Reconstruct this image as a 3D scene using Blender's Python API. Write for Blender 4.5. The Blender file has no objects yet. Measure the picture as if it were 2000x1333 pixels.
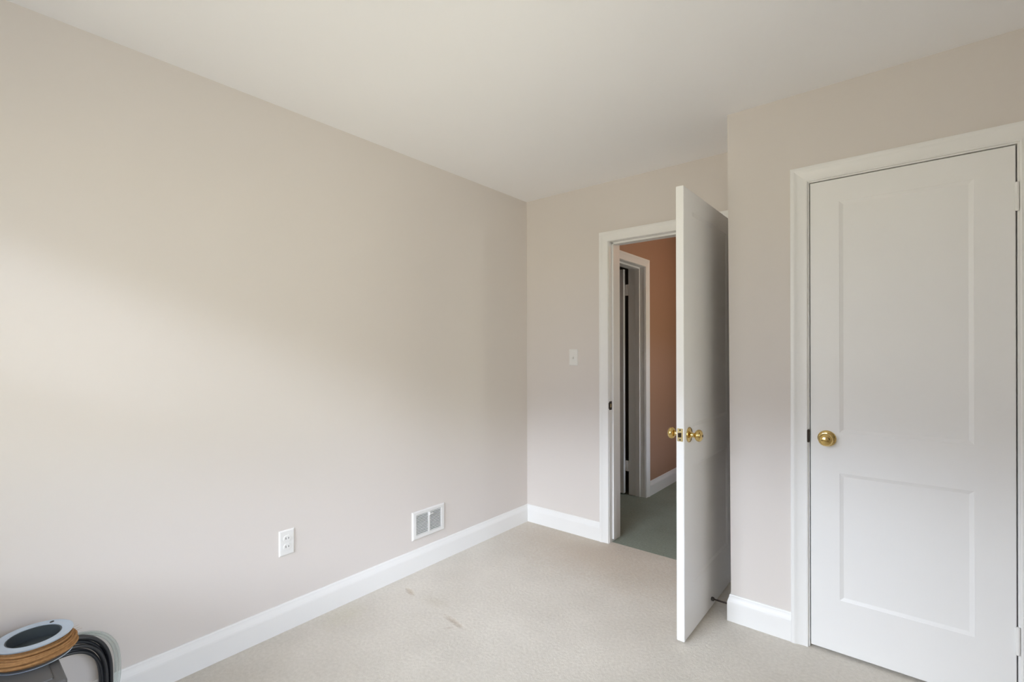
import bpy, bmesh, math, random
from mathutils import Vector, Matrix

sc = bpy.context.scene
COL = sc.collection
PI = math.pi
random.seed(7)

# ------------------------------------------------------------------ camera
cam_d = bpy.data.cameras.new('camera')
cam = bpy.data.objects.new('camera', cam_d)
COL.objects.link(cam)
cam_d.sensor_width = 36.0
cam_d.sensor_fit = 'HORIZONTAL'
cam_d.lens = 937.59 / 2000.0 * 36.0
cam_d.shift_y = 18.13 / 2000.0
cam_d.clip_start = 0.02
cam.matrix_world = (Matrix.Translation((2.24556, -2.91911, 1.30430))
                    @ Matrix.Rotation(0.686881, 4, 'Z')
                    @ Matrix.Rotation(PI / 2, 4, 'X')
                    @ Matrix.Rotation(-0.0023272, 4, 'Z'))
sc.camera = cam

# ------------------------------------------------------------------ view, exposure
sc.view_settings.view_transform = 'Standard'
sc.view_settings.look = 'None'
sc.view_settings.exposure = 0.07
sc.view_settings.gamma = 1.0
sc.view_settings.use_curve_mapping = False
sc.cycles.max_bounces = 14
sc.cycles.diffuse_bounces = 10
sc.cycles.sample_clamp_indirect = 6.0

# ------------------------------------------------------------------ sky outside the windows
# overcast sky, brighter behind the rear wall than on the right, over a low belt of trees and ground
SKY = 13.0
world = bpy.data.worlds.new('overcast_sky')
sc.world = world
world.use_nodes = True
wn = world.node_tree
wn.nodes.clear()
w_out = wn.nodes.new('ShaderNodeOutputWorld')
w_bg = wn.nodes.new('ShaderNodeBackground')
w_tc = wn.nodes.new('ShaderNodeTexCoord')
w_sep = wn.nodes.new('ShaderNodeSeparateXYZ')
wn.links.new(w_tc.outputs['Generated'], w_sep.inputs[0])

def w_mix(fac, c1, c2):
    n = wn.nodes.new('ShaderNodeMix')
    n.data_type = 'RGBA'
    wn.links.new(fac, n.inputs[0])
    for sock, c in ((n.inputs[6], c1), (n.inputs[7], c2)):
        if isinstance(c, tuple):
            sock.default_value = (*c, 1)
        else:
            wn.links.new(c, sock)
    return n.outputs[2]

def w_step(src, lo, hi):
    n = wn.nodes.new('ShaderNodeMapRange')
    n.inputs[1].default_value = lo
    n.inputs[2].default_value = hi
    wn.links.new(src, n.inputs[0])
    return n.outputs[0]

def w_bands(ground, belt, glow, high):
    """ground, a belt of trees, the bright band of sky just above them, the darker sky higher up"""
    z = w_sep.outputs['Z']
    c = w_mix(w_step(z, 0.0, 0.01), ground, belt)
    c = w_mix(w_step(z, 0.255, 0.305), c, glow)
    return w_mix(w_step(z, 0.38, 0.46), c, high)

w_rear = w_bands((0.47, 0.43, 0.345), (0.34, 0.35, 0.43), (2.50, 2.65, 3.08), (1.02, 1.04, 1.18))
w_side = w_bands((0.60, 0.585, 0.53), (0.62, 0.60, 0.47), (1.32, 1.42, 1.85), (0.80, 0.95, 1.10))
w_all = w_mix(w_step(w_sep.outputs['X'], 0.55, 0.75), w_rear, w_side)
wn.links.new(w_all, w_bg.inputs[0])
wn.links.new(w_bg.outputs[0], w_out.inputs[0])
w_bg.inputs[1].default_value = SKY

# portal that guides the daylight through the window
WIN_X0, WIN_X1, WIN_Z0, WIN_Z1, REAR = 0.16, 1.72, 0.80, 2.00, -3.45
W2_Y0, W2_Y1 = -3.05, -1.75             # unseen window added in the right wall, lights the left wall and ceiling
W3_Y0, W3_Y1 = 0.85, 1.35               # unseen window added in the hall's right wall to fill the hall with daylight
def portal(name, loc, rot, sx, sy):
    l = bpy.data.lights.new(name, 'AREA')
    l.shape = 'RECTANGLE'
    l.size, l.size_y = sx, sy
    l.cycles.is_portal = True
    o = bpy.data.objects.new(name, l)
    COL.objects.link(o)
    o.location, o.rotation_euler = loc, rot
WZ, WH = (WIN_Z0 + WIN_Z1) / 2, WIN_Z1 - WIN_Z0
portal('rear_window_daylight', ((WIN_X0 + WIN_X1) / 2, REAR - 0.13, WZ), (PI / 2, 0, 0), WIN_X1 - WIN_X0, WH)
portal('side_fill_portal', (3.25 + 0.13, (W2_Y0 + W2_Y1) / 2, WZ), (0, PI / 2, 0), WH, W2_Y1 - W2_Y0)
portal('hall_fill_portal', (2.10 + 0.13, (W3_Y0 + W3_Y1) / 2, WZ), (0, PI / 2, 0), WH, W3_Y1 - W3_Y0)

# warm lamp in the hall
hl = bpy.data.lights.new('hall_lamp', 'POINT')
hl.energy = 5.0
hl.color = (1.0, 0.52, 0.24)
hl.shadow_soft_size = 0.07
hlo = bpy.data.objects.new('hall_lamp', hl)
COL.objects.link(hlo)
hlo.location = (1.55, 1.30, 2.25)

# ------------------------------------------------------------------ materials
def new_mat(name):
    m = bpy.data.materials.new(name)
    m.use_nodes = True
    nt = m.node_tree
    return m, nt, nt.nodes['Principled BSDF']

def paint(name, col, rough=0.6, var=0.02, scale=2.5, bump=0.0, bscale=300, metallic=0.0, spec=0.5):
    """painted surface: a faint procedural variation of tone and, where wanted, roller texture"""
    m, nt, b = new_mat(name)
    N, L = nt.nodes, nt.links
    tc = N.new('ShaderNodeTexCoord')
    no = N.new('ShaderNodeTexNoise')
    no.inputs['Scale'].default_value = scale
    no.inputs['Detail'].default_value = 3
    mx = N.new('ShaderNodeMixRGB')
    mx.inputs[1].default_value = (*[c * (1 - var) for c in col], 1)
    mx.inputs[2].default_value = (*[min(1, c * (1 + var)) for c in col], 1)
    L.new(tc.outputs['Object'], no.inputs['Vector'])
    L.new(no.outputs['Fac'], mx.inputs[0])
    L.new(mx.outputs[0], b.inputs['Base Color'])
    b.inputs['Roughness'].default_value = rough
    b.inputs['Metallic'].default_value = metallic
    b.inputs['Specular IOR Level'].default_value = spec
    if bump:
        n2 = N.new('ShaderNodeTexNoise')
        n2.inputs['Scale'].default_value = bscale
        bp = N.new('ShaderNodeBump')
        bp.inputs['Strength'].default_value = bump
        bp.inputs['Distance'].default_value = 0.001
        L.new(tc.outputs['Object'], n2.inputs['Vector'])
        L.new(n2.outputs['Fac'], bp.inputs['Height'])
        L.new(bp.outputs[0], b.inputs['Normal'])
    return m

def carpet(name, dark, light, stains=(), scale=420):
    m, nt, b = new_mat(name)
    N, L = nt.nodes, nt.links
    tc = N.new('ShaderNodeTexCoord')
    fine = N.new('ShaderNodeTexNoise'); fine.inputs['Scale'].default_value = scale; fine.inputs['Detail'].default_value = 2
    mid = N.new('ShaderNodeTexNoise'); mid.inputs['Scale'].default_value = 70; mid.inputs['Detail'].default_value = 4
    big = N.new('ShaderNodeTexNoise'); big.inputs['Scale'].default_value = 3.2; big.inputs['Detail'].default_value = 4
    for n in (fine, mid, big):
        L.new(tc.outputs['Object'], n.inputs['Vector'])
    a1 = N.new('ShaderNodeMath'); a1.operation = 'MULTIPLY_ADD'; a1.inputs[1].default_value = 0.8
    L.new(fine.outputs['Fac'], a1.inputs[0])
    a2 = N.new('ShaderNodeMath'); a2.operation = 'MULTIPLY_ADD'; a2.inputs[1].default_value = 0.75
    L.new(mid.outputs['Fac'], a2.inputs[0]); L.new(a1.outputs[0], a2.inputs[2])
    a1.inputs[2].default_value = -0.625
    a3 = N.new('ShaderNodeMath'); a3.operation = 'MULTIPLY_ADD'; a3.inputs[1].default_value = 0.7
    L.new(big.outputs['Fac'], a3.inputs[0]); L.new(a2.outputs[0], a3.inputs[2])
    mx = N.new('ShaderNodeMixRGB')
    mx.inputs[1].default_value = (*dark, 1); mx.inputs[2].default_value = (*light, 1)
    mx.use_clamp = True
    cl = N.new('ShaderNodeClamp')
    L.new(a3.outputs[0], cl.inputs[0]); L.new(cl.outputs[0], mx.inputs[0])
    out = mx.outputs[0]
    height = a2.outputs[0]
    for (x, y, ang, lx, ly, amt, col) in stains:                # small worn patches of the pile
        mp = N.new('ShaderNodeMapping'); mp.vector_type = 'TEXTURE'
        mp.inputs['Location'].default_value = (x, y, 0)
        mp.inputs['Rotation'].default_value = (0, 0, ang)
        mp.inputs['Scale'].default_value = (lx, ly, 1)
        L.new(tc.outputs['Object'], mp.inputs['Vector'])
        wob = N.new('ShaderNodeTexNoise'); wob.inputs['Scale'].default_value = 45
        L.new(tc.outputs['Object'], wob.inputs['Vector'])
        ln = N.new('ShaderNodeVectorMath'); ln.operation = 'LENGTH'
        L.new(mp.outputs[0], ln.inputs[0])
        ad = N.new('ShaderNodeMath'); ad.operation = 'MULTIPLY_ADD'; ad.inputs[1].default_value = 1.1
        L.new(wob.outputs['Fac'], ad.inputs[0]); L.new(ln.outputs['Value'], ad.inputs[2])
        mr = N.new('ShaderNodeMapRange')
        mr.inputs[1].default_value = 0.75; mr.inputs[2].default_value = 1.6
        mr.inputs[3].default_value = amt; mr.inputs[4].default_value = 0.0
        L.new(ad.outputs[0], mr.inputs[0])
        m2 = N.new('ShaderNodeMixRGB'); m2.inputs[2].default_value = (*col, 1)
        L.new(mr.outputs[0], m2.inputs[0]); L.new(out, m2.inputs[1])
        out = m2.outputs[0]
        if amt > 0.5 and lx < 0.2:                              # the pile is crushed into a small dent here
            dn = N.new('ShaderNodeMath'); dn.operation = 'MULTIPLY_ADD'; dn.inputs[1].default_value = -2.2
            L.new(mr.outputs[0], dn.inputs[0]); L.new(height, dn.inputs[2])
            height = dn.outputs[0]
    L.new(out, b.inputs['Base Color'])
    b.inputs['Roughness'].default_value = 1.0
    b.inputs['Specular IOR Level'].default_value = 0.05
    bp = N.new('ShaderNodeBump'); bp.inputs['Strength'].default_value = 0.55; bp.inputs['Distance'].default_value = 0.004
    L.new(height, bp.inputs['Height']); L.new(bp.outputs[0], b.inputs['Normal'])
    return m

M = {}
M['wall'] = paint('beige_wall_paint', (0.683, 0.639, 0.604), 0.75, 0.012, 1.5, 0.05, 260, spec=0.3)
M['ceiling'] = paint('ceiling_paint', (0.892, 0.888, 0.898), 0.85, 0.01, 1.2, 0.05, 220, spec=0.2)
M['trim'] = paint('white_trim_paint', (0.81, 0.805, 0.79), 0.38, 0.01, 4.0)
M['door'] = paint('white_door_paint', (0.82, 0.815, 0.805), 0.42, 0.01, 3.0, 0.04, 180)
M['hall_wall'] = paint('terracotta_hall_paint', (0.40, 0.235, 0.155), 0.6, 0.015, 1.5)
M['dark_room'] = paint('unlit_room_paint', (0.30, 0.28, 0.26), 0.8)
M['carpet'] = carpet('cream_carpet', (0.545, 0.51, 0.452), (0.775, 0.735, 0.67),
                     [(0.172, -1.262, -0.25, 0.050, 0.018, 0.6, (0.46, 0.37, 0.27)),
                      (0.562, -1.312, -0.15, 0.085, 0.020, 0.55, (0.44, 0.36, 0.27)),
                      (0.585, -1.365, 0.9, 0.022, 0.010, 0.45, (0.42, 0.33, 0.27)),
                      (0.10, -1.62, 0.1, 0.10, 0.14, 0.22, (0.56, 0.53, 0.36)),
                      (0.36, -1.25, 0.0, 0.10, 0.05, 0.22, (0.45, 0.40, 0.29)),
                      (0.62, -0.18, -0.12, 0.95, 0.42, 0.55, (0.56, 0.475, 0.385)),
                      (1.47, -0.60, 1.5, 0.25, 0.09, 0.15, (0.50, 0.45, 0.36))])
M['hall_carpet'] = carpet('grey_green_carpet', (0.20, 0.228, 0.192), (0.34, 0.382, 0.33))
M['plastic'] = paint('white_switch_plastic', (0.77, 0.765, 0.75), 0.35, 0.005)
M['vent'] = paint('white_enamelled_steel', (0.75, 0.745, 0.73), 0.4, 0.01)
M['dark'] = paint('dark_void', (0.03, 0.03, 0.03), 0.8)  # near-black colour stands for the shade inside the duct and rivet hole
M['slot'] = paint('slot_shade_and_rubber', (0.05, 0.045, 0.04), 0.6)  # shade of the outlet slots as colour; also the black rubber tip
M['brass'] = paint('polished_brass', (0.70, 0.51, 0.20), 0.08, 0.05, 8, metallic=1.0)
M['brass_old'] = paint('worn_brass', (0.62, 0.50, 0.26), 0.28, 0.12, 60, metallic=1.0)
M['bronze'] = paint('dark_bronze', (0.05, 0.038, 0.032), 0.35, 0.2, 60, metallic=0.7)
M['steel'] = paint('galvanised_steel', (0.50, 0.59, 0.70), 0.38, 0.06, 30, metallic=0.75)
M['hub'] = paint('dark_hub_plastic', (0.045, 0.055, 0.06), 0.45, 0.15, 20)
M['twine'] = paint('jute_twine', (0.34, 0.185, 0.08), 0.95, 0.35, 120, 0.6, 500, spec=0.1)
M['cable'] = paint('black_cable_sheath', (0.028, 0.030, 0.034), 0.38, 0.1, 20)
M['tote'] = paint('dark_grey_plastic', (0.10, 0.10, 0.10), 0.55, 0.05, 12)  # added tote only; grey picked to blend in below the spool

def clear_plastic():
    m, nt, b = new_mat('clear_vinyl')
    N, L = nt.nodes, nt.links
    tr = N.new('ShaderNodeBsdfTransparent'); tr.inputs[0].default_value = (0.93, 0.96, 0.95, 1)
    mix = N.new('ShaderNodeMixShader')
    lw = N.new('ShaderNodeLayerWeight'); lw.inputs[0].default_value = 0.35
    mp = N.new('ShaderNodeMapRange'); mp.inputs[3].default_value = 0.10; mp.inputs[4].default_value = 0.75
    L.new(lw.outputs['Facing'], mp.inputs[0])
    b.inputs['Base Color'].default_value = (0.58, 0.62, 0.60, 1)
    b.inputs['Roughness'].default_value = 0.15
    L.new(mp.outputs[0], mix.inputs[0]); L.new(tr.outputs[0], mix.inputs[1]); L.new(b.outputs[0], mix.inputs[2])
    L.new(mix.outputs[0], N['Material Output'].inputs[0])
    return m
M['clear'] = clear_plastic()

def window_glass():
    m, nt, b = new_mat('window_glass')
    N, L = nt.nodes, nt.links
    tr = N.new('ShaderNodeBsdfTransparent'); tr.inputs[0].default_value = (0.96, 0.98, 0.97, 1)
    gl = N.new('ShaderNodeBsdfGlossy'); gl.inputs['Roughness'].default_value = 0.02
    fr = N.new('ShaderNodeFresnel'); mix = N.new('ShaderNodeMixShader')
    L.new(fr.outputs[0], mix.inputs[0]); L.new(tr.outputs[0], mix.inputs[1]); L.new(gl.outputs[0], mix.inputs[2])
    L.new(mix.outputs[0], N['Material Output'].inputs[0])
    return m
M['glass'] = window_glass()

# ------------------------------------------------------------------ mesh helpers
class MB:
    def __init__(self):
        self.v, self.f = [], []
    def add(self, vs, fs):
        o = len(self.v)
        self.v += [tuple(p) for p in vs]
        self.f += [tuple(i + o for i in f) for f in fs]
        return self
    def box(self, x0, x1, y0, y1, z0, z1):
        v = [(x, y, z) for z in (z0, z1) for y in (y0, y1) for x in (x0, x1)]
        return self.add(v, [(0, 2, 3, 1), (4, 5, 7, 6), (0, 1, 5, 4), (2, 6, 7, 3), (0, 4, 6, 2), (1, 3, 7, 5)])
    def bbox(self, x0, x1, y0, y1, z0, z1, r=0.002, seg=2):
        """box with rounded edges"""
        bm = bmesh.new()
        bmesh.ops.create_cube(bm, size=1)
        for v in bm.verts:
            v.co = Vector(((x0 + x1) / 2 + v.co.x * (x1 - x0), (y0 + y1) / 2 + v.co.y * (y1 - y0), (z0 + z1) / 2 + v.co.z * (z1 - z0)))
        bmesh.ops.bevel(bm, geom=bm.edges[:], offset=r, segments=seg, affect='EDGES', profile=0.5)
        bm.verts.index_update()
        self.add([v.co for v in bm.verts], [[v.index for v in f.verts] for f in bm.faces])
        bm.free()
        return self
    def lathe(self, prof, mat, n=32):
        """profile of (radius, height) turned about local Z, placed with a matrix"""
        vs, fs = [], []
        for r, h in prof:
            for k in range(n):
                a = 2 * PI * k / n
                vs.append(mat @ Vector((r * math.cos(a), r * math.sin(a), h)))
        for i in range(len(prof) - 1):
            for k in range(n):
                k2 = (k + 1) % n
                fs.append((i * n + k, i * n + k2, (i + 1) * n + k2, (i + 1) * n + k))
        if prof[0][0] > 1e-6:
            fs.append(tuple(reversed(range(n))))
        if prof[-1][0] > 1e-6:
            fs.append(tuple((len(prof) - 1) * n + k for k in range(n)))
        return self.add(vs, fs)
    def ring(self, prof, mat, n=48):
        """closed profile turned about local Z (annulus)"""
        vs, fs = [], []
        m = len(prof)
        for r, h in prof:
            for k in range(n):
                a = 2 * PI * k / n
                vs.append(mat @ Vector((r * math.cos(a), r * math.sin(a), h)))
        for i in range(m):
            j = (i + 1) % m
            for k in range(n):
                k2 = (k + 1) % n
                fs.append((i * n + k, i * n + k2, j * n + k2, j * n + k))
        return self.add(vs, fs)
    def tube(self, pts, r, n=8, closed=False):
        pts = [Vector(p) for p in pts]
        m = len(pts)
        t0 = (pts[1] - pts[0]).normalized()
        up = Vector((0, 0, 1)) if abs(t0.z) < 0.9 else Vector((1, 0, 0))
        nrm = t0.cross(up).normalized()
        vs, fs = [], []
        for i, p in enumerate(pts):
            if closed:
                t = (pts[(i + 1) % m] - pts[i - 1]).normalized()
            else:
                t = (pts[min(i + 1, m - 1)] - pts[max(i - 1, 0)]).normalized()
            nrm = (nrm - t * nrm.dot(t)).normalized()
            b = t.cross(nrm)
            for k in range(n):
                a = 2 * PI * k / n
                vs.append(p + (nrm * math.cos(a) + b * math.sin(a)) * r)
        for i in range(m if closed else m - 1):
            j = (i + 1) % m
            for k in range(n):
                k2 = (k + 1) % n
                fs.append((i * n + k, i * n + k2, j * n + k2, j * n + k))
        if not closed:
            fs.append(tuple(reversed(range(n))))
            fs.append(tuple((m - 1) * n + k for k in range(n)))
        return self.add(vs, fs)
    def build(self, name, mat, parent=None, smooth=False, origin=None, angle=35):
        me = bpy.data.meshes.new(name)
        o = Vector(origin) if origin else Vector((0, 0, 0))
        if parent is not None and origin is None:
            o = parent.matrix_world.translation.copy()
            p = parent
        me.from_pydata([tuple(Vector(v) - o) for v in self.v], [], self.f)
        bm = bmesh.new(); bm.from_mesh(me)
        bmesh.ops.recalc_face_normals(bm, faces=bm.faces[:])
        bm.to_mesh(me); bm.free()
        me.materials.append(mat)
        if smooth:
            for p in me.polygons:
                p.use_smooth = True
            me.set_sharp_from_angle(angle=math.radians(angle))
        ob = bpy.data.objects.new(name, me)
        COL.objects.link(ob)
        if parent is not None:
            ob.parent = parent
            if origin is not None:
                ob.location = o - ORIG[parent.name]
            ORIG[ob.name] = o if origin is not None else ORIG[parent.name]
        else:
            ob.location = o
            ORIG[ob.name] = o
        bpy.context.view_layer.update()
        return ob

ORIG = {}
def tag(o, label, cat, kind=None, group=None):
    o['label'] = label
    o['category'] = cat
    if kind:
        o['kind'] = kind
    if group:
        o['group'] = group
    return o

def empty(name, loc, label, cat, kind=None):
    o = bpy.data.objects.new(name, None)
    o.empty_display_size = 0.05
    COL.objects.link(o)
    o.location = loc
    ORIG[o.name] = Vector(loc)
    tag(o, label, cat, kind)
    bpy.context.view_layer.update()
    return o

def struct(name, mb, mat, label, cat, **k):
    return tag(mb.build(name, mat, **k), label, cat, 'structure')

# ------------------------------------------------------------------ key dimensions (metres)
H = 2.44
CY = -0.4603            # front of the closet wall
CX = 1.580              # its corner
RX = 3.25               # right wall
T = 0.155               # depth of the doorway
DX0, DX1, DZ = 0.700, 1.4925, 2.036     # bedroom doorway
KX0, KX1 = 1.9185, 2.5535               # closet doorway
HX = 0.468              # hall wall plane
HY0, HY1 = 0.335, 1.0945                # hall doorway

# ------------------------------------------------------------------ room shell
b = MB().box(-0.1, RX, REAR, 0.030, -0.10, 0.0)
struct('floor', b, M['carpet'], 'cream bedroom carpet with a few small brown worn marks', 'carpet')
b = MB().box(-1.3, 2.22, 0.030, 3.3, -0.10, 0.0)
struct('floor_hall', b, M['hall_carpet'], 'grey-green hall carpet beyond the open doorway', 'carpet')
b = MB().box(-1.3, RX + 0.12, REAR - 0.12, 3.3, H, H + 0.10)
struct('ceiling', b, M['ceiling'], 'plain off-white painted ceiling over the room', 'ceiling')
b = MB().box(-0.10, 0.0, REAR - 0.1, 0.0, -0.10, H)
struct('wall_left', b, M['wall'], 'long bare beige wall with the floor vent and the outlet', 'wall')

b = MB()
b.box(-0.10, DX0 - 0.018, 0.0, T - 0.012, -0.10, H)
b.box(DX1 + 0.018, RX + 0.12, 0.0, T - 0.012, -0.10, H)
b.box(DX0 - 0.018, DX1 + 0.018, 0.0, T - 0.012, DZ + 0.018, H)
struct('wall_back', b, M['wall'], 'short beige wall around the open doorway with the light switch', 'wall')

def lean(mb):
    """the closet corner runs very slightly out of plumb, like the real plaster corner"""
    mb.v = [(x + 0.0125 * (1 - z / H) if abs(x - CX) < 1e-4 else x, y, z) for x, y, z in mb.v]
    return mb
b = MB()
b.box(CX, KX0 - 0.018, CY, CY + 0.10, -0.10, H)
b.box(KX1 + 0.018, RX, CY, CY + 0.10, -0.10, H)
b.box(KX0 - 0.018, KX1 + 0.018, CY, CY + 0.10, DZ + 0.018, H)
b.box(CX, CX + 0.10, CY + 0.10, 0.0, -0.10, H)
lean(b)
struct('wall_closet', b, M['wall'], 'beige closet wall that juts into the room around the closed door', 'wall')
b = MB()
b.box(RX, RX + 0.12, W2_Y1, 0.0, -0.10, H)
b.box(RX, RX + 0.12, REAR - 0.12, W2_Y0, -0.10, H)
b.box(RX, RX + 0.12, W2_Y0, W2_Y1, -0.10, WIN_Z0)
b.box(RX, RX + 0.12, W2_Y0, W2_Y1, WIN_Z1, H)
struct('wall_right', b, M['wall'], 'beige side wall to the right of the closet door', 'wall')
b = MB()
b.box(-0.10, WIN_X0, REAR - 0.12, REAR, -0.10, H)
b.box(WIN_X1, RX, REAR - 0.12, REAR, -0.10, H)
b.box(WIN_X0, WIN_X1, REAR - 0.12, REAR, -0.10, WIN_Z0)
b.box(WIN_X0, WIN_X1, REAR - 0.12, REAR, WIN_Z1, H)
struct('wall_rear', b, M['wall'], 'beige rear wall with the bedroom window', 'wall')

# hall beyond the doorway
b = MB()
b.box(HX - T, HX, T - 0.012, HY0 - 0.018, -0.10, H)
b.box(HX - T, HX, HY1 + 0.018, 3.3, -0.10, H)
b.box(HX - T, HX, HY0 - 0.018, HY1 + 0.018, DZ + 0.018, H)
struct('wall_hall_left', b, M['hall_wall'], 'terracotta hall wall seen through the open doorway', 'wall')
b = MB().box(HX, 2.22, 3.2, 3.3, -0.10, H)
struct('wall_hall_back', b, M['hall_wall'], 'terracotta end wall of the hall', 'wall')
b = MB()
b.box(2.10, 2.22, T - 0.012, W3_Y0, -0.10, H)
b.box(2.10, 2.22, W3_Y1, 3.2, -0.10, H)
b.box(2.10, 2.22, W3_Y0, W3_Y1, -0.10, WIN_Z0)
b.box(2.10, 2.22, W3_Y0, W3_Y1, WIN_Z1, H)
struct('wall_hall_right', b, M['hall_wall'], 'terracotta right wall of the hall', 'wall')
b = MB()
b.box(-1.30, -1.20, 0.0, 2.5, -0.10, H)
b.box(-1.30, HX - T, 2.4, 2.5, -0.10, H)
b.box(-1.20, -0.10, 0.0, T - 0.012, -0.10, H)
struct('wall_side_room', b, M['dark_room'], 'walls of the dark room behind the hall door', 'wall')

# ------------------------------------------------------------------ baseboards
BASE = [(0.0, 0.0), (0.0150, 0.0), (0.0150, 0.086), (0.0142, 0.0925), (0.0118, 0.101), (0.0088, 0.110),
        (0.0070, 0.117), (0.0068, 0.1205), (0.0050, 0.1265), (0.0, 0.127)]

def base_run(mb, p0, p1, nrm, c0=0.0, c1=0.0):
    """baseboard from p0 to p1 along a wall, projecting along nrm; c0 / c1 = +1 grow or -1 shrink with the projection (mitres)"""
    p0, p1, nrm = Vector((*p0, 0)), Vector((*p1, 0)), Vector((*nrm, 0))
    d = (p1 - p0).normalized()
    vs, m = [], len(BASE)
    for w, z in BASE:
        vs.append(p0 + nrm * w - d * (w * c0) + Vector((0, 0, z)))
    for w, z in BASE:
        vs.append(p1 + nrm * w + d * (w * c1) + Vector((0, 0, z)))
    fs = [(i, (i + 1) % m, m + (i + 1) % m, m + i) for i in range(m)]
    fs += [tuple(range(m)), tuple(range(2 * m - 1, m - 1, -1))]
    return mb.add(vs, fs)

struct('baseboard_left', base_run(MB(), (0, REAR), (0, 0), (1, 0), -1, -1), M['trim'],
       'long white baseboard under the floor vent and the outlet', 'baseboard')
struct('baseboard_back', base_run(MB(), (0, 0), (0.6335, 0), (0, -1), -1, 0), M['trim'],
       'short white baseboard between the corner and the open doorway', 'baseboard')
b = MB()
cxb = CX + 0.0125
base_run(b, (cxb, CY), (1.8475, CY), (0, -1), 1, 0)
base_run(b, (cxb, -0.002), (cxb, CY), (-1, 0), 0, 1)
struct('baseboard_closet', b, M['trim'], 'short white baseboard wrapping the corner of the closet wall', 'baseboard')
struct('baseboard_right', base_run(MB(), (2.625, CY), (RX, CY), (0, -1), 0, -1), M['trim'],
       'white baseboard to the right of the closet door', 'baseboard')
b = MB()
base_run(b, (HX, HY1 + 0.068), (HX, 3.2), (1, 0), 0, -1)
struct('baseboard_hall', b, M['trim'], 'white baseboard along the terracotta hall wall', 'baseboard')

# ------------------------------------------------------------------ door casings and jambs
CAS = [(0.0, 0.0), (0.0, 0.0095), (0.004, 0.0115), (0.010, 0.0105), (0.022, 0.0115), (0.036, 0.0135), (0.046, 0.0165),
       (0.050, 0.0190), (0.0555, 0.0195), (0.0630, 0.0185), (0.0650, 0.0165), (0.0650, 0.0)]

def casing_boards(parent, to3, a0, a1, top, material, z0=0.0):
    """three mitred boards round an opening; to3(a, w, z) maps along-wall, projection, height"""
    m = len(CAS)
    def board(ends):
        e0, e1 = ends
        vs = [e0(u, w) for u, w in CAS] + [e1(u, w) for u, w in CAS]
        fs = [(i, (i + 1) % m, m + (i + 1) % m, m + i) for i in range(m)]
        fs += [tuple(range(m)), tuple(range(2 * m - 1, m - 1, -1))]
        MB().add(vs, fs).build('casing', material, parent, smooth=True, angle=28)
    board((lambda u, w: to3(a0 - u, w, z0), lambda u, w: to3(a0 - u, w, top + u)))
    board((lambda u, w: to3(a0 - u, w, top + u), lambda u, w: to3(a1 + u, w, top + u)))
    board((lambda u, w: to3(a1 + u, w, top + u), lambda u, w: to3(a1 + u, w, z0)))

# bedroom doorway
t1 = empty('trim_1', (DX0, 0, 0), 'white door casing and jamb of the open bedroom doorway', 'door frame', 'structure')
casing_boards(t1, lambda a, w, z: Vector((a, -w, z)), DX0 - 0.003, DX1 + 0.003, DZ + 0.0015, M['trim'])
MB().box(DX0 - 0.018, DX0, 0.0, T, 0.0, DZ).build('jamb', M['trim'], t1)
MB().box(DX1, DX1 + 0.018, 0.0, T, 0.0, DZ).build('jamb', M['trim'], t1)
MB().box(DX0 - 0.018, DX1 + 0.018, 0.0, T, DZ, DZ + 0.018).build('jamb', M['trim'], t1)
MB().bbox(DX0 - 0.001, DX0 + 0.0125, 0.037, 0.083, 0.018, DZ, 0.002).build('stop_moulding', M['trim'], t1)
MB().bbox(DX1 - 0.0125, DX1 + 0.001, 0.037, 0.083, 0.018, DZ, 0.002).build('stop_moulding', M['trim'], t1)
MB().bbox(DX0, DX1, 0.037, 0.083, DZ - 0.0125, DZ + 0.001, 0.002).build('stop_moulding', M['trim'], t1)
casing_boards(t1, lambda a, w, z: Vector((a, T - 0.012 + w, z)), DX0 - 0.003, DX1 + 0.003, DZ + 0.0015, M['trim'])
# dark strike plate let into the jamb, its lip curling round the edge
sp = MB()
sp.bbox(DX0 - 0.001, DX0 + 0.0015, -0.001, 0.033, 0.899, 0.957, 0.0006, 1)
sp.bbox(DX0 - 0.0045, DX0 + 0.0015, -0.0045, 0.0008, 0.907, 0.949, 0.0016, 2)
spo = sp.build('strike_plate', M['bronze'], t1)
spo['label'] = 'dark bronze strike plate'
MB().bbox(DX0 + 0.0005, DX0 + 0.0022, 0.010, 0.024, 0.916, 0.940, 0.0004, 1).build('latch_hole', M['brass_old'], spo)

# closet doorway
t2 = empty('trim_2', (KX0, CY, 0), 'white casing around the closed closet door', 'door frame', 'structure')
casing_boards(t2, lambda a, w, z: Vector((a, CY - w, z)), KX0 - 0.0055, KX1 + 0.0055, DZ + 0.0055, M['trim'])
MB().box(KX0 - 0.018, KX0, CY, CY + 0.10, 0.0, DZ).build('jamb', M['trim'], t2)
MB().box(KX1, KX1 + 0.018, CY, CY + 0.10, 0.0, DZ).build('jamb', M['trim'], t2)
MB().box(KX0 - 0.018, KX1 + 0.018, CY, CY + 0.10, DZ, DZ + 0.018).build('jamb', M['trim'], t2)
sp = MB()
sp.bbox(KX0 - 0.0095, KX0 + 0.0006, CY - 0.0125, CY + 0.003, 0.897, 0.954, 0.0045, 3)
o = sp.build('strike_plate', M['bronze'], t2)
o['label'] = 'dark bronze strike plate lip'
b = MB()
b.box(KX0 - 0.001, KX0 + 0.012, CY + 0.042, CY + 0.07, 0, DZ)
b.box(KX1 - 0.012, KX1 + 0.001, CY + 0.042, CY + 0.07, 0, DZ)
b.box(KX0, KX1, CY + 0.042, CY + 0.07, DZ - 0.012, DZ + 0.001)
b.build('stop_moulding', M['trim'], t2)

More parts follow.
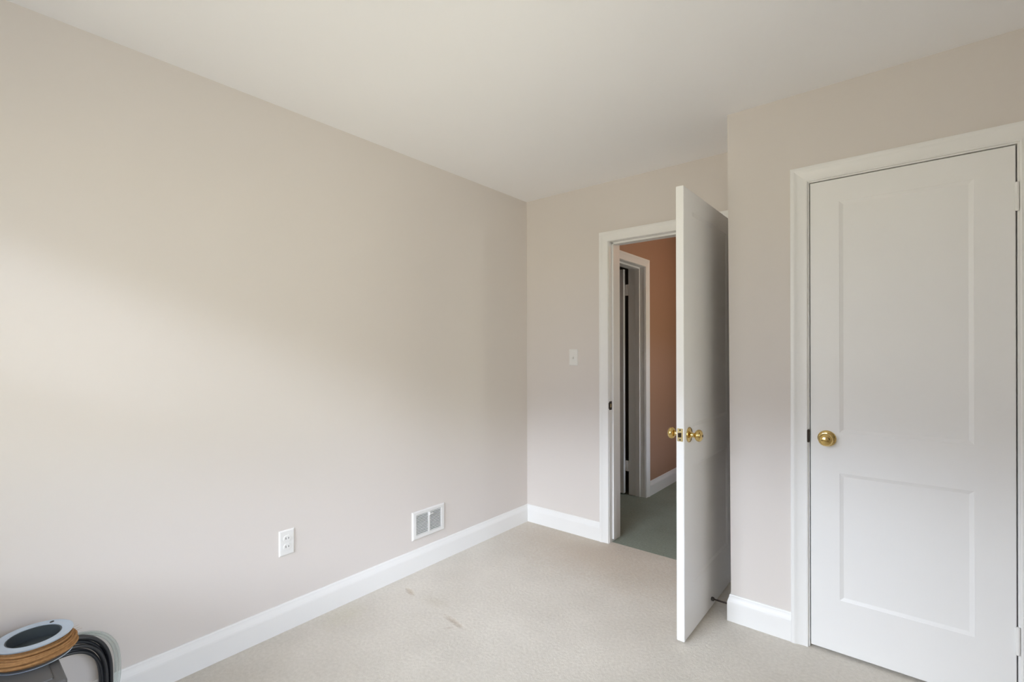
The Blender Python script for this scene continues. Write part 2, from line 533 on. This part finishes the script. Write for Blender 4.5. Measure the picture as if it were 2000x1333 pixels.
# hall doorway
t3 = empty('trim_3', (HX, HY1, 0), 'white door casing on the terracotta hall wall', 'door frame', 'structure')
casing_boards(t3, lambda a, w, z: Vector((HX + w, a, z)), HY0 - 0.003, HY1 + 0.003, DZ + 0.0015, M['trim'])
MB().box(HX - T, HX, HY1, HY1 + 0.018, 0.0, DZ).build('jamb', M['trim'], t3)
MB().box(HX - T, HX, HY0 - 0.018, HY0, 0.0, DZ).build('jamb', M['trim'], t3)
MB().box(HX - T, HX, HY0 - 0.018, HY1 + 0.018, DZ, DZ + 0.018).build('jamb', M['trim'], t3)
b = MB()
b.bbox(HX - 0.085, HX - 0.045, HY1 - 0.0125, HY1 + 0.001, 0.0, DZ, 0.002)
b.bbox(HX - 0.085, HX - 0.045, HY0 - 0.001, HY0 + 0.0125, 0.0, DZ, 0.002)
b.bbox(HX - 0.085, HX - 0.045, HY0, HY1, DZ - 0.0125, DZ + 0.001, 0.002)
b.build('stop_moulding', M['trim'], t3)

# ------------------------------------------------------------------ doors
def slab(W, HT, TH, panels, frame):
    """two-panel door leaf: local x across, z up, y 0..TH; panels recessed on both faces; frame maps to the room"""
    mb = MB()
    xs = sorted({0.0, W} | {p[0] for p in panels} | {p[1] for p in panels})
    zs = sorted({0.0, HT} | {p[2] for p in panels} | {p[3] for p in panels})
    def inside(x, z):
        return any(p[0] < x < p[1] and p[2] < z < p[3] for p in panels)
    r = 0.0022
    for side in (0, 1):
        y = 0.0 if side == 0 else TH
        sg = 1 if side == 0 else -1
        for i in range(len(xs) - 1):
            for j in range(len(zs) - 1):
                x0, x1, z0, z1 = xs[i], xs[i + 1], zs[j], zs[j + 1]
                if inside((x0 + x1) / 2, (z0 + z1) / 2):
                    continue
                X0 = x0 + (r if x0 == 0 else 0); X1 = x1 - (r if x1 == W else 0)
                Z0 = z0 + (r if z0 == 0 else 0); Z1 = z1 - (r if z1 == HT else 0)
                mb.add([frame(X0, y, Z0), frame(X1, y, Z0), frame(X1, y, Z1), frame(X0, y, Z1)], [(0, 1, 2, 3)])
        steps = [(0.0, 0.0), (0.0012, 0.0010), (0.0125, 0.0052), (0.0145, 0.0056)]
        for (x0, x1, z0, z1) in panels:
            rings = [[frame(x0 + d, y + sg * e, z0 + d), frame(x1 - d, y + sg * e, z0 + d),
                      frame(x1 - d, y + sg * e, z1 - d), frame(x0 + d, y + sg * e, z1 - d)] for d, e in steps]
            vs = [v for q in rings for v in q]
            fs = [(k * 4 + i, k * 4 + (i + 1) % 4, k * 4 + 4 + (i + 1) % 4, k * 4 + 4 + i) for k in range(len(steps) - 1) for i in range(4)]
            fs.append(tuple((len(steps) - 1) * 4 + i for i in range(4)))
            mb.add(vs, fs)
    # eased edge all round
    loop = []
    for d, y in ((r, 0.0), (0.0, r), (0.0, TH - r), (r, TH)):
        loop.append([frame(d, y, d), frame(W - d, y, d), frame(W - d, y, HT - d), frame(d, y, HT - d)])
    vs = [v for q in loop for v in q]
    fs = [(k * 4 + i, k * 4 + (i + 1) % 4, k * 4 + 4 + (i + 1) % 4, k * 4 + 4 + i) for k in range(3) for i in range(4)]
    mb.add(vs, fs)
    return mb

def build_slab(name, W, HT, TH, panels, frame, parent):
    mb = slab(W, HT, TH, panels, frame)
    me_o = mb.build(name, M['door'], parent)
    bm = bmesh.new(); bm.from_mesh(me_o.data)
    bmesh.ops.remove_doubles(bm, verts=bm.verts[:], dist=0.00005)
    bmesh.ops.recalc_face_normals(bm, faces=bm.faces[:])
    bm.to_mesh(me_o.data); bm.free()
    return me_o

ROSE = [(0.0345, 0.0), (0.0345, 0.0025), (0.0330, 0.0050), (0.0295, 0.0070), (0.0235, 0.0085), (0.0180, 0.0095), (0.0140, 0.0115), (0.0, 0.0115)]
NECK = [(0.0115, 0.010), (0.0105, 0.018), (0.0108, 0.026), (0.0135, 0.031), (0.0, 0.031)]
KNOB = [(0.0120, 0.0285), (0.0190, 0.0310), (0.0245, 0.0355), (0.0270, 0.0415), (0.0268, 0.0470), (0.0240, 0.0525),
        (0.0190, 0.0565), (0.0120, 0.0592), (0.0050, 0.0603), (0.0, 0.0605)]

def knob_set(parent, loc, direction, keyed=False):
    d = Vector(direction)
    mat = Matrix.Translation(loc) @ d.to_track_quat('Z', 'Y').to_matrix().to_4x4()
    k = MB().lathe(KNOB, mat, 40).build('door_knob', M['brass'], parent, smooth=True, angle=50)
    k['label'] = 'polished brass door knob'
    MB().lathe(ROSE, mat, 40).build('rose', M['brass'], k, smooth=True, angle=50)
    MB().lathe(NECK, mat, 28).build('neck', M['brass'], k, smooth=True, angle=50)
    if keyed:
        m2 = mat @ Matrix.Translation((0, 0, 0.0590))
        MB().lathe([(0.0055, 0.0), (0.0055, 0.0020), (0.0045, 0.0028), (0.0, 0.0028)], m2, 16).build('lock_button', M['bronze'], k, smooth=True)
    return k

DW = 0.1075
PAN = lambda W, s0=DW, s1=DW: [(s0, W - s1, 0.225, 0.765), (s0, W - s1, 0.938, 1.922)]

# open bedroom door: hinged on the far jamb, swung square into the room
D_ANG = math.radians(90.35)
FX0, FY0 = 1.4895, -0.8025      # room-side corner of the free edge
dirv = Vector((0.0005, 0.9999, 0)).normalized()
nout = Vector((dirv.y, -dirv.x, 0))
def f_open(x, y, z):
    return Vector((FX0, FY0, 0.0135)) + dirv * x - nout * y + Vector((0, 0, z))
d1 = empty('door_1', (FX0, FY0 + 0.78, 0.0), 'white two-panel bedroom door standing open beside the closet wall', 'door', 'structure')
build_slab('door_leaf', 0.782, 2.0175, 0.0350, PAN(0.782, 0.109, 0.122), f_open, d1)
kz = 0.922 - 0.0135
knob_set(d1, f_open(0.0620, 0.0, kz), nout, keyed=True)
knob_set(d1, f_open(0.0620, 0.0350, kz), -nout)
# latch face plate on the free edge
lp = MB()
e0 = f_open(0, 0.0050, 0); e1 = f_open(0, 0.0300, 0)
lp.bbox(min(e0.x, e1.x), max(e0.x, e1.x), FY0 - 0.0014, FY0 + 0.003, 0.8985, 0.9555, 0.0006, 1)
lpo = lp.build('latch_plate', M['brass_old'], d1)
lpo['label'] = 'worn brass latch plate'
xm = (e0.x + e1.x) / 2
lb = MB()
lb.add([(xm - 0.0065, FY0 - 0.001, 0.917), (xm + 0.0065, FY0 - 0.001, 0.917), (xm + 0.0065, FY0 - 0.001, 0.937), (xm - 0.0065, FY0 - 0.001, 0.937),
        (xm - 0.0060, FY0 - 0.0100, 0.9175), (xm - 0.0020, FY0 - 0.0105, 0.9175), (xm - 0.0020, FY0 - 0.0105, 0.9365), (xm - 0.0060, FY0 - 0.0100, 0.9365)],
       [(0, 1, 5, 4), (3, 7, 6, 2), (0, 4, 7, 3), (1, 2, 6, 5), (4, 5, 6, 7), (0, 3, 2, 1)])
lb.build('latch_bolt', M['bronze'], lpo)
for zz in (0.9055, 0.9485):
    MB().lathe([(0.0038, 0.0), (0.0036, 0.0010), (0.0, 0.0012)],
               Matrix.Translation((xm, FY0 - 0.0012, zz)) @ Matrix.Rotation(PI / 2, 4, 'X'), 14).build('screw', M['bronze'], lpo)

# closed closet door
KW = KX1 - KX0 - 0.0075
def f_closet(x, y, z):
    return Vector((KX0 + 0.0036 + x, CY - 0.0005 + y, 0.0125 + z))
d2 = empty('door_2', (KX0, CY, 0.0), 'white two-panel closet door, closed, with a brass knob', 'door', 'structure')
build_slab('door_leaf', KW, DZ - 0.0125 - 0.0042, 0.0350, PAN(KW, 0.1055, 0.1085), f_closet, d2)
knob_set(d2, Vector((1.9825, CY - 0.0005, 0.9215)), (0, -1, 0))
for za, zb in ((1.7950, 1.8990), (0.2165, 0.3165)):
    hm = MB()
    hx = KX1 - 0.0015
    hm.lathe([(0.0, 0.0), (0.0040, 0.0005), (0.0062, 0.003), (0.0062, (zb - za) - 0.003), (0.0040, (zb - za) - 0.0005), (0.0, zb - za)],
             Matrix.Translation((hx, CY - 0.0055, za)), 18)
    hm.bbox(hx - 0.006, hx + 0.003, CY - 0.004, CY + 0.004, za + 0.004, zb - 0.004, 0.001, 1)
    hm.build('hinge', M['trim'], d2, smooth=True)

# hall door, standing open into the side room
d3 = empty('door_3', (HX - T - 0.02, HY1, 0.0), 'white hall door opened into the dark side room', 'door', 'structure')
def f_hall(x, y, z):
    return Vector((HX - T - 0.030 - x, HY1 - 0.037 + y, 0.014 + z))
build_slab('door_leaf', 0.75, 2.0175, 0.0350, PAN(0.75), f_hall, d3)
for za, zb in ((1.7960, 1.8950), (0.2100, 0.3050)):
    hm = MB()
    hm.bbox(HX - T - 0.032, HX - T + 0.004, HY1 - 0.003, HY1 + 0.001, za, zb, 0.0008, 1)
    hm.lathe([(0.0, 0.0), (0.0058, 0.001), (0.0058, zb - za - 0.001), (0.0, zb - za)], Matrix.Translation((HX - T - 0.012, HY1 - 0.004, za)), 14)
    hm.build('hinge', M['trim'], d3)

# ------------------------------------------------------------------ rear window, plus the added side and hall windows
def window(name, frame, a0, a1, label):
    """double-hung window; frame(a, d, z): along the wall, depth outwards from the room face, height"""
    w = empty(name, tuple(frame((a0 + a1) / 2, 0, WIN_Z0)), label, 'window', 'structure')
    def fbox(mb, p0, p1, d0, d1, z0, z1, r=0.003):
        A, B = frame(p0, d0, z0), frame(p1, d1, z1)
        return mb.bbox(min(A.x, B.x), max(A.x, B.x), min(A.y, B.y), max(A.y, B.y), z0, z1, r)
    b, f, d0, d1 = MB(), 0.035, 0.055, 0.085
    fbox(b, a0, a0 + f, d0, d1, WIN_Z0, WIN_Z1)
    fbox(b, a1 - f, a1, d0, d1, WIN_Z0, WIN_Z1)
    fbox(b, a0, a1, d0, d1, WIN_Z0, WIN_Z0 + f)
    fbox(b, a0, a1, d0, d1, WIN_Z1 - f, WIN_Z1)
    fbox(b, (a0 + a1) / 2 - 0.02, (a0 + a1) / 2 + 0.02, d0, d1, WIN_Z0, WIN_Z1)
    fbox(b, a0, a1, d0, d1, 1.445, 1.475)
    b.build('window_frame', M['trim'], w)
    fbox(MB(), a0 - 0.08, a1 + 0.08, -0.05, 0.02, WIN_Z0 - 0.03, WIN_Z0, 0.004).build('window_sill', M['trim'], w)
    A, B = frame(a0 + 0.02, 0.068, WIN_Z0 + 0.02), frame(a1 - 0.02, 0.072, WIN_Z1 - 0.02)
    MB().box(min(A.x, B.x), max(A.x, B.x), min(A.y, B.y), max(A.y, B.y), A.z, B.z).build('pane', M['glass'], w)

window('window_1', lambda a, d, z: Vector((a, REAR - d, z)), WIN_X0, WIN_X1, 'white double-hung bedroom window in the rear wall')
window('added_window_2', lambda a, d, z: Vector((RX + d, a, z)), W2_Y0, W2_Y1, 'white double-hung window added out of view in the right side wall for extra daylight')
window('added_window_3', lambda a, d, z: Vector((2.10 + d, a, z)), W3_Y0, W3_Y1, 'white double-hung window added out of view in the hall as fill daylight')

# ------------------------------------------------------------------ light switch
def plate(mb, to3, w, h, t, r=0.003):
    """wall plate with a sloped rim; to3(a, out, z) with a, z measured from its centre"""
    rings = [(0.0, 0.0), (0.0, t * 0.45), (0.0035, t * 0.9), (0.0065, t), ]
    vs, fs = [], []
    for d, o in rings:
        a, z = w / 2 - d, h / 2 - d
        vs += [to3(-a, o, -z), to3(a, o, -z), to3(a, o, z), to3(-a, o, z)]
    for k in range(len(rings) - 1):
        fs += [(k * 4 + i, k * 4 + (i + 1) % 4, k * 4 + 4 + (i + 1) % 4, k * 4 + 4 + i) for i in range(4)]
    fs.append(tuple((len(rings) - 1) * 4 + i for i in range(4)))
    fs.append((3, 2, 1, 0))
    return mb.add(vs, fs)

SX, SZ = 0.4190, 1.2530
ls = empty('light_switch', (SX, 0, SZ), 'white toggle light switch on the beige wall left of the open doorway', 'light switch')
t_s = lambda a, o, z: Vector((SX + a, -o, SZ + z))
plate(MB(), t_s, 0.0700, 0.1165, 0.0065).build('plate', M['plastic'], ls)
tb = MB()
tb.bbox(SX - 0.0052, SX + 0.0052, -0.0075, -0.003, SZ - 0.0125, SZ + 0.0125, 0.001, 1)
tb.build('toggle_slot', M['vent'], ls)
tg = MB()
tg.add([t_s(-0.0042, 0.006, -0.010), t_s(0.0042, 0.006, -0.010), t_s(0.0042, 0.006, 0.006), t_s(-0.0042, 0.006, 0.006),
        t_s(-0.0035, 0.0175, -0.0125), t_s(0.0035, 0.0175, -0.0125), t_s(0.0035, 0.0185, -0.0065), t_s(-0.0035, 0.0185, -0.0065)],
       [(0, 1, 5, 4), (1, 2, 6, 5), (2, 3, 7, 6), (3, 0, 4, 7), (4, 5, 6, 7), (3, 2, 1, 0)])
tg.build('toggle', M['plastic'], ls)
for dz in (-0.030, 0.030):
    MB().lathe([(0.0034, 0.0), (0.0030, 0.0010), (0.0, 0.0013)], Matrix.Translation(t_s(0, 0.0062, dz)) @ Matrix.Rotation(PI / 2, 4, 'X'), 14).build('screw', M['vent'], ls)

# ------------------------------------------------------------------ electrical outlet
OY, OZ = -1.8515, 0.4070
eo = empty('electrical_outlet', (0, OY, OZ), 'white duplex electrical outlet low on the long beige wall', 'outlet')
t_o = lambda a, o, z: Vector((o, OY + a, OZ + z))
plate(MB(), t_o, 0.0715, 0.1175, 0.0065).build('plate', M['plastic'], eo)
RY = Matrix.Rotation(PI / 2, 4, 'Y')
for dz in (-0.0195, 0.0195):
    rc = MB()
    n = 40
    vs, fs = [], []
    for o_, s_ in ((0.0050, 1.0), (0.0086, 1.0), (0.0094, 0.95)):
        for k in range(n):
            a = 2 * PI * k / n
            yy = max(-0.0172, min(0.0172, 0.0172 * math.cos(a)))
            zz = max(-0.0142, min(0.0142, 0.0172 * math.sin(a)))
            vs.append(t_o(yy * s_, o_, dz + zz * s_))
    for i in range(2):
        for k in range(n):
            fs.append((i * n + k, i * n + (k + 1) % n, (i + 1) * n + (k + 1) % n, (i + 1) * n + k))
    fs.append(tuple(2 * n + k for k in range(n)))
    rc.add(vs, fs)
    ro = rc.build('receptacle', M['plastic'], eo)
    for dy, hh in ((-0.0064, 0.0050), (0.0064, 0.0042)):
        MB().bbox(0.0085, 0.0099, OY + dy - 0.0013, OY + dy + 0.0013, OZ + dz + 0.0015 - hh, OZ + dz + 0.0015 + hh, 0.0003, 1).build('slot', M['slot'], ro)  # dark bars in place of the shaded slots
MB().lathe([(0.0034, 0.0), (0.0030, 0.0010), (0.0, 0.0013)], Matrix.Translation(t_o(0, 0.0062, 0)) @ RY, 14).build('screw', M['vent'], eo)

# ------------------------------------------------------------------ wall register
VY0, VY1, VZ0, VZ1 = -1.1135, -0.8605, 0.1840, 0.3490
vy, vz = (VY0 + VY1) / 2, (VZ0 + VZ1) / 2
vent = empty('air_register', (0, vy, vz), 'white metal air register just above the baseboard near the corner', 'vent')
SY0, SY1, SZ0, SZ1 = -1.0850, -0.8925, 0.2085, 0.3265
fr = MB()
prof = [(0.0, 0.0), (0.0, 0.0035), (0.004, 0.0090), (0.007, 0.0100), (0.0235, 0.0100), (0.0255, 0.0080), (0.0255, 0.0015)]
m_ = len(prof)
# frame: outer ring from plate edge in to the louvred opening
def ring_pts(d, o):
    k = d / 0.0255
    y0 = VY0 + (SY0 - VY0) * k; y1 = VY1 + (SY1 - VY1) * k
    z0 = VZ0 + (SZ0 - VZ0) * k; z1 = VZ1 + (SZ1 - VZ1) * k
    return [Vector((o, y0, z0)), Vector((o, y1, z0)), Vector((o, y1, z1)), Vector((o, y0, z1))]
vs = [q for d, o_ in prof for q in ring_pts(d, o_)]
fs = [(k * 4 + i, k * 4 + (i + 1) % 4, k * 4 + 4 + (i + 1) % 4, k * 4 + 4 + i) for k in range(m_ - 1) for i in range(4)]
fr.add(vs, fs)
fr.build('frame', M['vent'], vent)
ym = -0.9880
MB().bbox(0.0020, 0.0105, ym - 0.0065, ym + 0.0065, SZ0 - 0.002, SZ1 + 0.002, 0.001, 1).build('mullion', M['vent'], vent)
MB().box(0.0003, 0.0016, SY0, SY1, SZ0, SZ1).build('duct_shade_sheet', M['dark'], vent)  # dark sheet in place of the duct's shaded depth
lv = MB()
NS = 13
pitch = (SZ1 - SZ0) / NS
for ya, yb in ((SY0, ym - 0.006), (ym + 0.006, SY1)):
    for i in range(NS):
        zc = SZ0 + pitch * (i + 0.5)
        # a curved louvre blade: proud at the lower lip, running back and up
        sec = [(0.0098, zc - 0.0020), (0.0096, zc - 0.0006), (0.0078, zc + 0.0006), (0.0040, zc + 0.0016), (0.0040, zc + 0.0008), (0.0074, zc - 0.0002), (0.0088, zc - 0.0012), (0.0090, zc - 0.0022)]
        n = len(sec)
        vs = [Vector((o_, ya, z)) for o_, z in sec] + [Vector((o_, yb, z)) for o_, z in sec]
        fs = [(k, (k + 1) % n, n + (k + 1) % n, n + k) for k in range(n)] + [tuple(range(n)), tuple(range(2 * n - 1, n - 1, -1))]
        lv.add(vs, fs)
lv.build('louvers', M['vent'], vent)
lever = MB()
lever.bbox(0.0090, 0.0190, ym - 0.0030, ym + 0.0040, 0.3070, 0.3230, 0.0012, 2)
lever.bbox(0.0150, 0.0200, ym - 0.0020, ym + 0.0240, 0.3120, 0.3200, 0.0015, 2)
lever.build('damper_lever', M['vent'], vent)
for yy in (VY0 + 0.0135, VY1 - 0.0135):
    MB().lathe([(0.0045, 0.0), (0.0040, 0.0016), (0.0, 0.0022)], Matrix.Translation((0.0098, yy, 0.2675)) @ RY, 16).build('screw', M['vent'], vent)

# ------------------------------------------------------------------ door stop on the closet baseboard
SYD, SZD = -0.425, 0.0560
xb = cxb - 0.0150
ds = empty('door_stop', (xb, SYD, SZD), 'dark bronze door stop on the closet baseboard touching the open door', 'door stop')
MXN = Matrix.Translation((xb, SYD, SZD)) @ Matrix.Rotation(-PI / 2, 4, 'Y')
L_ = xb - 1.4898
MB().lathe([(0.0130, 0.0), (0.0130, 0.0030), (0.0090, 0.0060), (0.0, 0.0060)], MXN, 20).build('base', M['bronze'], ds, smooth=True)
MB().lathe([(0.0042, 0.004), (0.0042, L_ - 0.010), (0.0, L_ - 0.010)], MXN, 14).build('rod', M['bronze'], ds, smooth=True)
MB().lathe([(0.0060, L_ - 0.014), (0.0095, L_ - 0.011), (0.0100, L_ - 0.003), (0.0080, L_), (0.0, L_)], MXN, 20).build('rubber_tip', M['slot'], ds, smooth=True)

# ------------------------------------------------------------------ the things in the near corner
# dark tote added to hold up the twine spool; its true support is unseen
TX0, TX1, TY0, TY1, TZ = 0.140, 0.445, -3.02, -2.672, 0.4010
tt = empty('added_support_tote', ((TX0 + TX1) / 2, (TY0 + TY1) / 2, 0), 'dark grey plastic storage tote added as a made-up support under the twine spool', 'tote')
b = MB()
v0 = [(TX0 + 0.03, TY0 + 0.03, 0.0), (TX1 - 0.03, TY0 + 0.03, 0.0), (TX1 - 0.03, TY1 - 0.03, 0.0), (TX0 + 0.03, TY1 - 0.03, 0.0)]
v1 = [(TX0 + 0.012, TY0 + 0.012, TZ - 0.02), (TX1 - 0.012, TY0 + 0.012, TZ - 0.02), (TX1 - 0.012, TY1 - 0.012, TZ - 0.02), (TX0 + 0.012, TY1 - 0.012, TZ - 0.02)]
b.add(v0 + v1, [(3, 2, 1, 0), (4, 5, 6, 7)] + [(i, (i + 1) % 4, 4 + (i + 1) % 4, 4 + i) for i in range(4)])
b.build('bin', M['tote'], tt)
b = MB()
b.bbox(TX0, TX1, TY0, TY1, TZ - 0.028, TZ - 0.004, 0.006, 3)
b.bbox(TX0 + 0.025, TX1 - 0.025, TY0 + 0.025, TY1 - 0.025, TZ - 0.012, TZ, 0.004, 2)
b.build('lid', M['tote'], tt)

# twine spool
sN = Vector((0.0, 0.0, 1.0))
sC = Vector((0.250, -2.719, 0.463))
rotS = Matrix.Identity(4)
SM = Matrix.Translation(sC) @ rotS
ts = empty('twine_spool', tuple(sC - sN * 0.062), 'blue-grey metal spool wound with brown jute twine, lying flat in the near corner', 'spool')
R0, R1 = 0.0866, 0.0610
FL = lambda h: [(R1, h), (R1, h - 0.0035), (R0 - 0.003, h - 0.0035), (R0, h - 0.0025), (R0, h + 0.0005), (R0 - 0.002, h + 0.0012), (R0 - 0.006, h + 0.0002), (R1 + 0.004, h + 0.0002), (R1 + 0.002, h + 0.0010)]
for h in (0.0, -0.0580):
    fo = MB().ring(FL(h), SM, 72).build('flange', M['steel'], ts, smooth=True)
    if h == 0.0:
        ang = math.radians(142)
        m2 = SM @ Matrix.Translation((0.0740 * math.cos(ang), 0.0740 * math.sin(ang), 0.0002)) @ Matrix.Rotation(ang, 4, 'Z') @ Matrix.Diagonal((1.0, 0.8, 1.0, 1.0))
        MB().lathe([(0.0062, 0.0), (0.0058, 0.0006), (0.0, 0.0006)], m2, 18).build('rivet_hole', M['dark'], fo)  # dark disc in place of the shaded hole
MB().ring([(R1, -0.001), (R1 - 0.003, -0.001), (R1 - 0.003, -0.0585), (R1, -0.0585)], SM, 64).build('hub', M['hub'], ts, smooth=True)
MB().lathe([(R1 - 0.003, -0.034), (R1 - 0.010, -0.032), (0.015, -0.032), (0.013, -0.028), (0.0, -0.028)], SM, 48).build('hub_disc', M['hub'], ts, smooth=True)
tw = MB()
for layer, (rad, n_turn) in enumerate(((0.0680, 10), (0.0740, 9), (0.0805, 8), (0.0870, 5), (0.0925, 3))):
    pts = []
    K = n_turn * 40
    z0, z1 = ((-0.008, -0.053), (-0.009, -0.052), (-0.011, -0.051), (-0.025, -0.050), (-0.033, -0.047))[layer]
    for k in range(K + 1):
        a = 2 * PI * k / 40 + layer * 1.3
        h = z0 + (z1 - z0) * k / K + 0.0035 * math.sin(a * 0.5 + layer)
        r = rad + 0.0025 * math.sin(a * 1.37 + layer * 2) + random.uniform(-0.0006, 0.0006)
        pts.append(SM @ Vector((r * math.cos(a), r * math.sin(a), h)))
    tw.tube(pts, 0.0042, 7)
for k in range(26):                     # loose fibres standing off the twine
    a = random.uniform(0, 2 * PI)
    p0 = SM @ Vector((0.0915 * math.cos(a), 0.0915 * math.sin(a), random.uniform(-0.045, -0.012)))
    d = Vector((math.cos(a) + random.uniform(-.6, .6), math.sin(a) + random.uniform(-.6, .6), random.uniform(-.3, .8))).normalized()
    tw.tube([p0, p0 + d * 0.008 + Vector((0, 0, 0.001)), p0 + d * random.uniform(0.012, 0.020) + Vector((0, 0, -0.001))], 0.00025, 4)
tw.build('twine', M['twine'], ts, smooth=True, angle=60)

# coils leaning on the wall behind the spool
def loop(cy, cz, a, h, x0, lean_, n=96, e=2.6, dx=0.0):
    pts = []
    for k in range(n):
        t = 2 * PI * k / n
        c, s = math.cos(t), math.sin(t)
        yy = cy + a * math.copysign(abs(c) ** (2 / e), c)
        zz = cz + h * math.copysign(abs(s) ** (2 / e), s)
        pts.append((x0 + dx - lean_ * (zz - cz), yy, zz))
    return pts
cc = MB()
for i in range(11):
    q = random.uniform(-0.003, 0.003)
    lay = i % 3
    a_ = 0.127 - 0.010 * lay + q
    h_ = 0.164 - 0.010 * lay + q
    cc.tube(loop(-2.640 + random.uniform(-0.003, 0.003), h_ + 0.0065, a_, h_, 0.062 + 0.011 * (i // 3), 0.06, dx=random.uniform(-0.001, 0.001)), 0.0055, 8, closed=True)
o = cc.build('cable_coil', M['cable'], None, smooth=True, origin=(0.08, -2.640, 0), angle=60)
tag(o, 'coil of black cable propped on the floor behind the twine spool', 'cable')
tc_ = MB()
for i in range(2):
    tc_.tube(loop(-2.634, 0.167 + 0.004 * i, 0.157 - 0.011 * i, 0.162 - 0.007 * i, 0.040 + 0.004 * i, 0.04), 0.0046, 10, closed=True)
o = tc_.build('tubing_coil', M['clear'], None, smooth=True, origin=(0.035, -2.634, 0), angle=60)
tag(o, 'coil of clear plastic tubing against the wall beyond the black cable', 'tubing')
